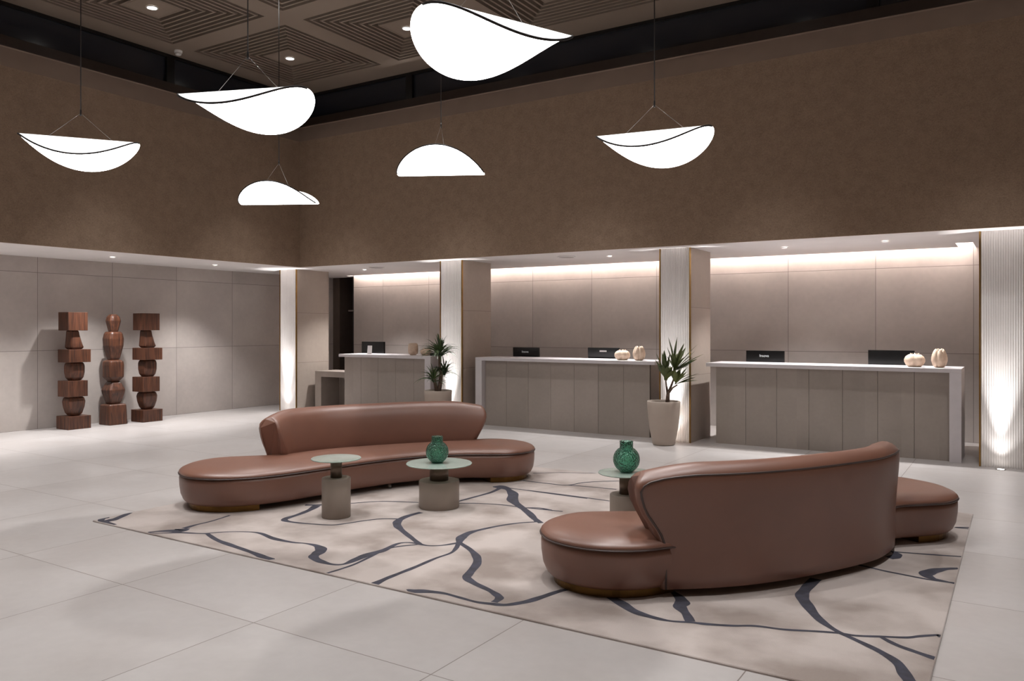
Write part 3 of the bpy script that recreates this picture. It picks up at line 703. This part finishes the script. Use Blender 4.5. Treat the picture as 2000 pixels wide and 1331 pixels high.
# ============================================================ SOFAS
OUT = [(-1.75, .0), (-1.71, -.26), (-1.52, -.46), (-1.25, -.54), (-.95, -.51), (-.6, -.40), (-.2, -.26), (.2, -.17), (.55, -.16), (.85, -.22), (1.08, -.33),
       (1.30, -.42), (1.52, -.38), (1.68, -.24), (1.75, -.02), (1.70, .19), (1.58, .34), (1.40, .43), (1.20, .45), (.94, .46), (.6, .49), (.2, .52), (-.3, .50), (-.62, .43),
       (-.90, .36), (-1.12, .41), (-1.33, .45), (-1.55, .38), (-1.70, .20)]
ARC = [(1.24, .43), (.94, .545), (.6, .615), (.2, .635), (-.3, .605), (-.60, .515), (-.84, .38), (-1.00, .21)]
def sofa(loc, rz, label):
    t = empty('curved_sofa', loc, rz); mark(t, label, 'sofa', 'curved leather sofas on the rug')
    P = resample([(x, y, 0) for x, y in catmull(OUT, 8)], 150)
    n = len(P)
    def inset(d, z):
        Q = []
        for i in range(n):
            a, b = P[(i-2) % n], P[(i+2) % n]; tt = (b-a).normalized(); nn = Vector((-tt.y, tt.x, 0))
            Q.append(P[i]+nn*d)
        for _ in range(int(d*40)):
            Q = [(Q[i-1]+Q[i]*2+Q[(i+1) % n])/4 for i in range(n)]
        return [Vector((q.x, q.y, z)) for q in Q]
    def skin(bm, levels, cap=True, capb=True):
        rings = [[bm.verts.new(v) for v in inset(d, z)] for d, z in levels]
        for a, b in zip(rings, rings[1:]):
            for i in range(n):
                f = bm.faces.new((a[i], a[(i+1) % n], b[(i+1) % n], b[i])); f.smooth = True
        if cap: f = bm.faces.new(rings[-1]); f.smooth = True
        if capb: bm.faces.new(rings[0][::-1])
    bm = bmesh.new(); skin(bm, [(.085, .062), (.05, .066), (.03, .085), (.012, .13), (.002, .20), (.0, .26), (.004, .302)])
    obj('upholstered_base', bm, M['leather'], t)
    bm = bmesh.new(); skin(bm, [(.012, .303), (-.004, .312), (.0, .325), (.016, .340), (.05, .356), (.10, .368), (.16, .376), (.215, .380)])
    sc_ = obj('seat_cushion', bm, M['leather'], t)
    bm = bmesh.new(); tube(bm, [tuple(v) for v in inset(-.004, .305)], .0055, 6, closed=True); obj('seat_piping', bm, M['piping'], sc_)
    # backrest: a section swept along the arc, wider towards the top
    A = resample([(x, y, 0) for x, y in catmull(ARC, 8, closed=False)], 60, closed=False)
    # extend both ends along their tangents
    t0 = (A[0]-A[3]).normalized(); t1 = (A[-1]-A[-4]).normalized()
    ext = [A[0]+t0*e for e in (.36, .27, .18, .09)]
    # the far end keeps curling in slightly
    cur = A[-1].copy(); d = t1.copy(); tail = []
    for _ in range(4):
        d = Matrix.Rotation(.045, 3, 'Z') @ d; cur = cur+d*.08; tail.append(cur.copy())
    full = ext+A+tail
    L = [0]
    for a, b in zip(full, full[1:]): L.append(L[-1]+(b-a).length)
    s0 = .36; s1 = L[-1]-.43
    def at(s):
        k = 0
        while k < len(L)-2 and L[k+1] < s: k += 1
        u = (s-L[k])/(L[k+1]-L[k]); p = full[k].lerp(full[k+1], u)
        def tan(i):
            return (full[min(len(full)-1, i+1)]-full[max(0, i-1)]).normalized()
        tt = tan(k).lerp(tan(k+1), u).normalized()
        return p, Vector((-tt.y, tt.x, 0))      # normal towards the seat
    def flare(z, amp):
        K = [(0, 0), (.30, 0), (.36, .03), (.43, .11), (.50, .19), (.58, .25), (.66, .275), (.71, .265), (.75, .235), (.775, .19), (.80, .15)]
        for (a, fa), (b, fb) in zip(K, K[1:]):
            if z <= b: return amp*(fa+(fb-fa)*(z-a)/(b-a))
        return amp*.15
    sec = [(.02, .052), (0, .06), (-.002, .12), (-.002, .20), (-.004, .30), (-.010, .40), (-.018, .50), (-.026, .60), (-.030, .68), (-.028, .715), (-.018, .735),
           (-.006, .752), (.018, .772), (.05, .785), (.085, .785), (.12, .772), (.15, .745), (.172, .705), (.188, .65), (.200, .58), (.208, .50), (.212, .42), (.205, .36), (.18, .31), (.15, .28)]
    m = 70; us = [i/(m-1) for i in range(m)]
    cen = (.09, .45)
    bm = bmesh.new(); rings = []
    endk = [(.80, -.0), (.93, -.0)]
    stations = [(0, .78, -.022), (0, .92, -.012), (0, .985, -.003)]+[(u, 1, 0) for u in us]+[(1, .985, .003), (1, .92, .012), (1, .78, .022)]
    for u, k_, push in stations:
        ring = []
        for o_, z in sec:
            oo = cen[0]+(o_-cen[0])*k_; z2 = z if k_ == 1 else (.45+(z-.45)*(1-(1-k_)*.12))
            a = s0-flare(z2, .57); b = s1+flare(z2, .45)
            s = a+(b-a)*u+push
            s = min(max(s, 0.001), L[-1]-.001)
            p, nn = at(s)
            q = p+nn*oo
            e_ = max(0, (abs(2*u-1)-.72)/.28); z2 -= .045*e_**1.6*max(0, min(1, (z2-.45)/.3))
            ring.append(bm.verts.new((q.x, q.y, max(z2, .052))))
        rings.append(ring)
    ns = len(sec)
    for a, b in zip(rings, rings[1:]):
        for i in range(ns):
            f = bm.faces.new((a[i], b[i], b[(i+1) % ns], a[(i+1) % ns])); f.smooth = True
    bm.faces.new(rings[0]); bm.faces.new(rings[-1][::-1])
    bmesh.ops.recalc_face_normals(bm, faces=bm.faces)
    br = obj('backrest', bm, M['leather'], t)
    # piping round the outer panel: up one end, along the top, down the other
    bm = bmesh.new(); pts = []
    zs = [.06, .15, .25, .32, .38, .44, .50, .56, .62, .665]
    def onouter(u, z):
        o_ = -.002
        for (a, za), (b, zb) in zip(sec[1:10], sec[2:11]):
            if za <= z <= zb: o_ = a+(b-a)*(z-za)/(zb-za)
        a = s0-flare(z, .57); b = s1+flare(z, .45); s = a+(b-a)*u
        p, nn = at(min(max(s, .002), L[-1]-.002)); q = p+nn*(o_-.002); e_ = max(0, (abs(2*u-1)-.72)/.28); return (q.x, q.y, z-.045*e_**1.6*max(0, min(1, (z-.45)/.3)))
    for z in zs: pts.append(onouter(.004, z))
    pts += [onouter(.010, .70), onouter(.022, .718)]
    for i in range(1, 40): pts.append(onouter(.03+.94*i/40, .725))
    pts += [onouter(.978, .718), onouter(.990, .70)]
    for z in zs[::-1]: pts.append(onouter(.996, z))
    tube(bm, pts, .0065, 6); obj('back_piping', bm, M['piping'], br)
    # brass plinths under the two lobes
    for sgn in (-1, 1):
        Q = [q for q in inset(.075, 0) if sgn*q.x > 1.12]
        # order by angle round the lobe
        c = sum((q for q in Q), Vector())/len(Q); Q.sort(key=lambda q: math.atan2(q.y-c.y, q.x-c.x))
        bm = bmesh.new(); lo_ = [bm.verts.new((q.x, q.y, .0135)) for q in Q]; h_ = [bm.verts.new((q.x, q.y, .066)) for q in Q]
        for i in range(len(Q)): bm.faces.new((lo_[i], lo_[(i+1) % len(Q)], h_[(i+1) % len(Q)], h_[i]))
        bm.faces.new(lo_[::-1]); bm.faces.new(h_)
        obj('brass_plinth', bm, M['brass_dark'], t)
    bm = bmesh.new(); lathe(bm, [(.018, .0135), (.018, .056)], 16, cx=.15, cy=-.08); lathe(bm, [(.018, .0135), (.018, .056)], 16, cx=.1, cy=.42); obj('centre_foot', bm, M['glass'] if False else M['steel'], t, True)
    return t
sofa((-5.35, 5.9, 0), math.radians(60), 'brown leather curved sofa facing the viewer, on the far left side of the rug')
sofa((-1.5, 5.7, 0), math.radians(240), 'brown leather curved sofa seen from behind at the right front')

# ============================================================ SIDE TABLES AND VASES
def table(loc, rb, hb, rs, ht, rt, label):
    t = empty('side_table', loc); mark(t, label, 'side table', 'round side tables with glass tops')
    bm = bmesh.new(); lathe(bm, [(rb-.003, .0), (rb, .003), (rb, hb-.004), (rb-.004, hb)], 64); obj('drum_base', bm, M['table_base'], t)
    bm = bmesh.new(); lathe(bm, [(rs, hb), (rs, ht-.010)], 48); obj('stem', bm, M['table_stem'], t)
    bm = bmesh.new(); lathe(bm, [(rt-.003, ht-.010), (rt, ht-.007), (rt, ht-.003), (rt-.003, ht)], 72); obj('glass_top', bm, M['table_glass'], t)
    return t
table((-4.80, 4.855, .013), .118, .325, .047, .487, .205, 'slim side table with empty glass top in front of the far sofa')
table((-4.30, 5.60, .013), .175, .235, .081, .385, .287, 'low wide side table with a green vase on it')
table((-2.497, 5.532, .013), .118, .325, .047, .487, .205, 'side table half hidden behind the right sofa with a green vase on it')
def vase(loc, label):
    t = empty('glass_vase', loc); mark(t, label, 'vase', 'green glass vases')
    out = [(.045, 0)]; R_ = .1
    for i in range(1, 15):
        a = -PI/2+.47+(PI-.47-.53)*i/14; out.append((R_*math.cos(a), .096+R_*math.sin(a)))
    zt = out[-1][1]
    inn = [(max(.01, r-.006), z+(.006 if i == 0 else 0)) for i, (r, z) in enumerate(out)]
    bm = bmesh.new(); lathe(bm, out+inn[::-1], 56, capb=True, capt=True); obj('globe', bm, M['vase'], t)
    bm = bmesh.new(); r0 = .050; z0 = zt-.004; z1 = .232
    lathe(bm, [(r0, z0), (r0, z1-.004), (r0+.002, z1), (r0-.005, z1), (r0-.007, z0)], 48, capb=False, capt=False); obj('neck', bm, M['vase'], t)
    return t
vase((-4.315, 5.592, .398), 'green glass globe vase on the low wide table at the centre')
vase((-2.492, 5.535, .500), 'green glass globe vase in front of the right desk, beside the right sofa')

# ============================================================ POTTED PLANTS
FV = Vector((-math.sin(math.radians(32.34)), math.cos(math.radians(32.34)), 0)); RV = Vector((math.cos(math.radians(32.34)), math.sin(math.radians(32.34)), 0))
def leaf(bm, a, b, width, arch, droop=0, seg=8, fold=.25, wide=.45):
    """blade from a to b; arch lifts its middle, droop bends the tip"""
    a, b = Vector(a), Vector(b); d = b-a; L_ = d.length; side = d.cross(Vector((0, 0, 1)))
    if side.length < 1e-4: side = Vector((1, 0, 0))
    side.normalize(); side = (Matrix.Rotation(random.uniform(-.5, .5), 3, d.normalized()) @ side)
    up = side.cross(d).normalized()
    rows = []
    for i in range(seg+1):
        s = i/seg; c = a+d*s+Vector((0, 0, 1))*(arch*L_*4*s*(1-s))-Vector((0, 0, 1))*droop*L_*s**3
        wd = width*.5*((min(1, .25+.75*s/wide)) if s < wide else max(.02, 1-((s-wide)/(1-wide))**1.7))
        rows.append((bm.verts.new(c-side*wd+up*fold*wd), bm.verts.new(c), bm.verts.new(c+side*wd+up*fold*wd)))
    for p, q in zip(rows, rows[1:]):
        for k_ in (0, 1):
            f = bm.faces.new((p[k_], p[k_+1], q[k_+1], q[k_])); f.smooth = True
def pot(t, k=1, H=.59):
    bm = bmesh.new(); lathe(bm, [(.135, 0), (.148, .012), (.165, .09), (.19, .22), (.21, .38), (.219, .52), (.222, H-.006), (.217, H), (.206, H), (.203, H-.05)], 64, capt=False)
    obj('pot', bm, M['pot'], t); bm = bmesh.new(); lathe(bm, [(.204, H-.045), (.06, H-.032), (.001, H-.030)], 40, capb=False, capt=False); obj('soil', bm, M['soil'], t)
# broad leaved plant beside the middle desk
t = empty('potted_plant', (-4.077, 10.27, 0)); mark(t, 'broad leaved potted plant in a sand coloured pot before the third column', 'potted plant', 'potted plants by the desks')
pot(t)
K = 1/143.
def Q2(px, py, dep=0): return tuple(RV*((px-1299)*K)+FV*dep+Vector((0, 0, .59+(783-py)*K)))
bm = bmesh.new()
tube(bm, [Q2(1306, 790), Q2(1307, 776), Q2(1308, 765)], [.032, .026, .024], 10)
tube(bm, [Q2(1307, 768), Q2(1304, 754), Q2(1303, 742, .01)], [.02, .013, .010], 8)
tube(bm, [Q2(1308, 767), Q2(1313, 755), Q2(1319, 738, -.01), Q2(1321, 722)], [.02, .016, .013, .010], 8)
tube(bm, [Q2(1308, 768), Q2(1315, 757, -.05), Q2(1323, 751, -.08)], [.018, .012, .009], 8)
obj('stem', bm, M['trunk'], t)
random.seed(11)
rosettes = [((1303, 742, .01), [(1284, 690), (1294, 689), (1309, 690), (1283, 703), (1286, 712), (1313, 702), (1316, 716), (1299, 684)]),
            ((1320, 724, 0), [(1305, 659), (1303, 678), (1325, 659), (1337, 671), (1366, 673), (1375, 692), (1361, 686), (1364, 702), (1350, 712), (1346, 718), (1312, 688), (1345, 680), (1331, 690), (1355, 697)]),
            ((1320, 748, -.07), [(1365, 729), (1360, 742), (1348, 729), (1345, 717), (1356, 736), (1332, 712), (1338, 724)])]
for (cx_, cy_, dd), tips in rosettes:
    for i, (tx, ty) in enumerate(tips):
        bm = bmesh.new(); far = math.hypot(tx-cx_, ty-cy_)*K
        dep = random.uniform(-.6, .6)*max(.10, .33-far*.4)
        leaf(bm, Q2(cx_+random.uniform(-2, 2), cy_+random.uniform(-4, 3), dd), Q2(tx, ty, dd+dep), random.uniform(.064, .082), random.uniform(-.02, .05), seg=9, wide=.5)
        obj('leaf', bm, M['leaf_broad'], t)
    for i in range(5):
        bm = bmesh.new(); a = random.uniform(.3, 2.8)
        leaf(bm, Q2(cx_, cy_, dd), Q2(cx_+random.uniform(-14, 18), cy_-random.uniform(20, 36), dd+random.choice((-1, 1))*random.uniform(.08, .18)), .07, .03, seg=8, wide=.5)
        obj('leaf', bm, M['leaf_broad'], t)
# spiky dracaena
t = empty('potted_plant', (-7.80, 10.13, 0)); mark(t, 'spiky thin leaved potted dracaena behind the far sofa', 'potted plant', 'potted plants by the desks')
pot(t)
K1 = 1/122.7
def Q1(px, py, dep=0): return tuple(RV*((px-856)*K1)+FV*dep+Vector((0, 0, .59+(762-py)*K1)))
bm = bmesh.new()
tube(bm, [Q1(854, 768), Q1(851, 752), Q1(848, 738)], [.034, .028, .02], 10)
tube(bm, [Q1(857, 768), Q1(860, 750, .02), Q1(862, 733, .02), Q1(859, 712), Q1(859, 692)], [.036, .032, .028, .022, .018], 10)
tube(bm, [Q1(862, 738, .02), Q1(865, 728, .03)], [.02, .016], 8)
obj('stem', bm, M['trunk'], t)
random.seed(5)
def rosette(cx_, cy_, dd, R_, n, up0, wd):
    for i in range(n):
        az = 2*PI*(i*.618)%(2*PI); el = random.uniform(-.05, .8) if i % 3 else random.uniform(.8, 1.45)
        L_ = R_*random.uniform(.85, 1.1)
        a = Vector(Q1(cx_, cy_, dd)); 
        d = (RV*math.cos(az)+FV*math.sin(az))*math.cos(el)+Vector((0, 0, 1))*(math.sin(el)+up0*.0)
        a = a+Vector((0, 0, random.uniform(-.05, .04)))
        bm = bmesh.new(); leaf(bm, a, a+d*L_, wd*random.uniform(.8, 1.15), .10, .12+.10*math.cos(el), seg=9, fold=.35, wide=.25)
        obj('leaf', bm, M['leaf_thin'], t)
rosette(859, 694, 0, .37, 84, 0, .030)
rosette(847, 742, 0, .31, 40, 0, .028)
rosette(868, 730, .03, .29, 44, 0, .028)

# ============================================================ PENDANTS
RP = .45
def pendant(loc, yaw, br, sign, tilt, roll, label, wire_px=None, joint=None, span=.55):
    x, y, z = loc
    t = empty('pendant_lamp', loc, yaw); mark(t, label, 'pendant lamp', 'curved glowing sheet pendants')
    MT = Matrix.Rotation(tilt, 3, 'X') @ Matrix.Rotation(roll, 3, 'Y')
    def Sf(u, v, off=0):
        a = u/br; n = Vector((math.sin(a), 0, -sign*math.cos(a)))    # outward
        p = Vector((br*math.sin(a), v, sign*br*(1-math.cos(a))))+n*off
        return MT @ p
    bm = bmesh.new(); nu, nv = 28, 44; th = .005
    layers = []
    for off in (-th/2, th/2):
        g = []
        for j in range(nv+1):
            v = -RP*math.cos(PI*j/nv); hw = math.sqrt(max(0, RP*RP-v*v)); hw = max(hw, .002)
            g.append([bm.verts.new(Sf(-hw+2*hw*i/nu, v, off)) for i in range(nu+1)])
        layers.append(g)
    for li, g in enumerate(layers):
        for j in range(nv):
            for i in range(nu):
                q = (g[j][i], g[j][i+1], g[j+1][i+1], g[j+1][i])
                f = bm.faces.new(q if li == 0 else q[::-1]); f.smooth = True; f.material_index = 1 if li == (1 if sign < 0 else 0) else 0
    A_, B_ = layers
    loopA = [r[0] for r in A_]+A_[-1][1:]+[r[-1] for r in A_[::-1]][1:]+A_[0][::-1][1:-1]
    loopB = [r[0] for r in B_]+B_[-1][1:]+[r[-1] for r in B_[::-1]][1:]+B_[0][::-1][1:-1]
    for i in range(len(loopA)):
        bm.faces.new((loopA[i], loopA[(i+1) % len(loopA)], loopB[(i+1) % len(loopA)], loopB[i]))
    bmesh.ops.recalc_face_normals(bm, faces=bm.faces)
    ls_ = obj('lit_sheet', bm, [M['pendant'], M['pendant_top']], t)
    # dark wire rim along one side of the sheet
    rim = [tuple(Sf(math.sqrt(max(0, RP*RP-v*v)), v, 0)) for v in [-RP*math.cos(PI*(.03+.94*i/40)) for i in range(41)]]
    bm = bmesh.new(); tube(bm, rim, .0072, 6); obj('rim_wire', bm, M['black_cord'], ls_)
    # suspension: two wires to a joint, then the cord to the ceiling
    if sign < 0: ends = [Sf(0, -RP*span, .003), Sf(0, RP*span, .003)]
    else: ends = [Sf(-RP*.98, 0, 0), Sf(RP*.98, 0, 0)]
    jz = joint
    jp = Vector(((ends[0].x+ends[1].x)/2, (ends[0].y+ends[1].y)/2, jz))
    bm = bmesh.new(); tube(bm, [tuple(ends[0]), tuple(jp)], .0016, 5); tube(bm, [tuple(ends[1]), tuple(jp)], .0016, 5); obj('suspension_wire', bm, M['steel'], t)
    bm = bmesh.new(); tube(bm, [tuple(jp), (jp.x, jp.y, ZC-z)], .0042, 6); lathe(bm, [(.007, jz-.02), (.007, jz+.03)], 10, cx=jp.x, cy=jp.y); obj('cord', bm, M['black_cord'], t)
    bm = bmesh.new(); lathe(bm, [(.05, ZC-z-.03), (.055, ZC-z-.02), (.055, ZC-z)], 24, cx=jp.x, cy=jp.y); obj('ceiling_rose', bm, M['black_cord'], t)
    return t
pendant((-2.471, 3.696, 3.254), 5.858, .491, -1, -.008, -.019, 'largest looking pendant at the top centre, broad end to the left', joint=.30)
pendant((-4.500, 3.705, 3.191), 5.111, .533, -1, .013, -.017, 'pendant at the upper left with a pointed left tip and broad round right end', joint=.26)
pendant((-6.671, 3.766, 3.161), 5.618, .476, -1, -.011, -.001, 'leftmost pendant, boat shaped with a flat top', joint=.22)
pendant((-2.406, 5.869, 3.093), 4.839, .494, -1, -.006, -.024, 'rightmost pendant, boat shaped with a flat top', joint=.22)
pendant((-7.240, 6.405, 3.010), -1.102, .446, 1, -.003, .022, 'lowest pendant, a dome with flat bottom and pointed right tip', joint=.47)
pendant((-5.042, 6.596, 3.160), 5.198, .440, 1, .002, -.04, 'plain half dome pendant with flat bottom at the centre', joint=.50)
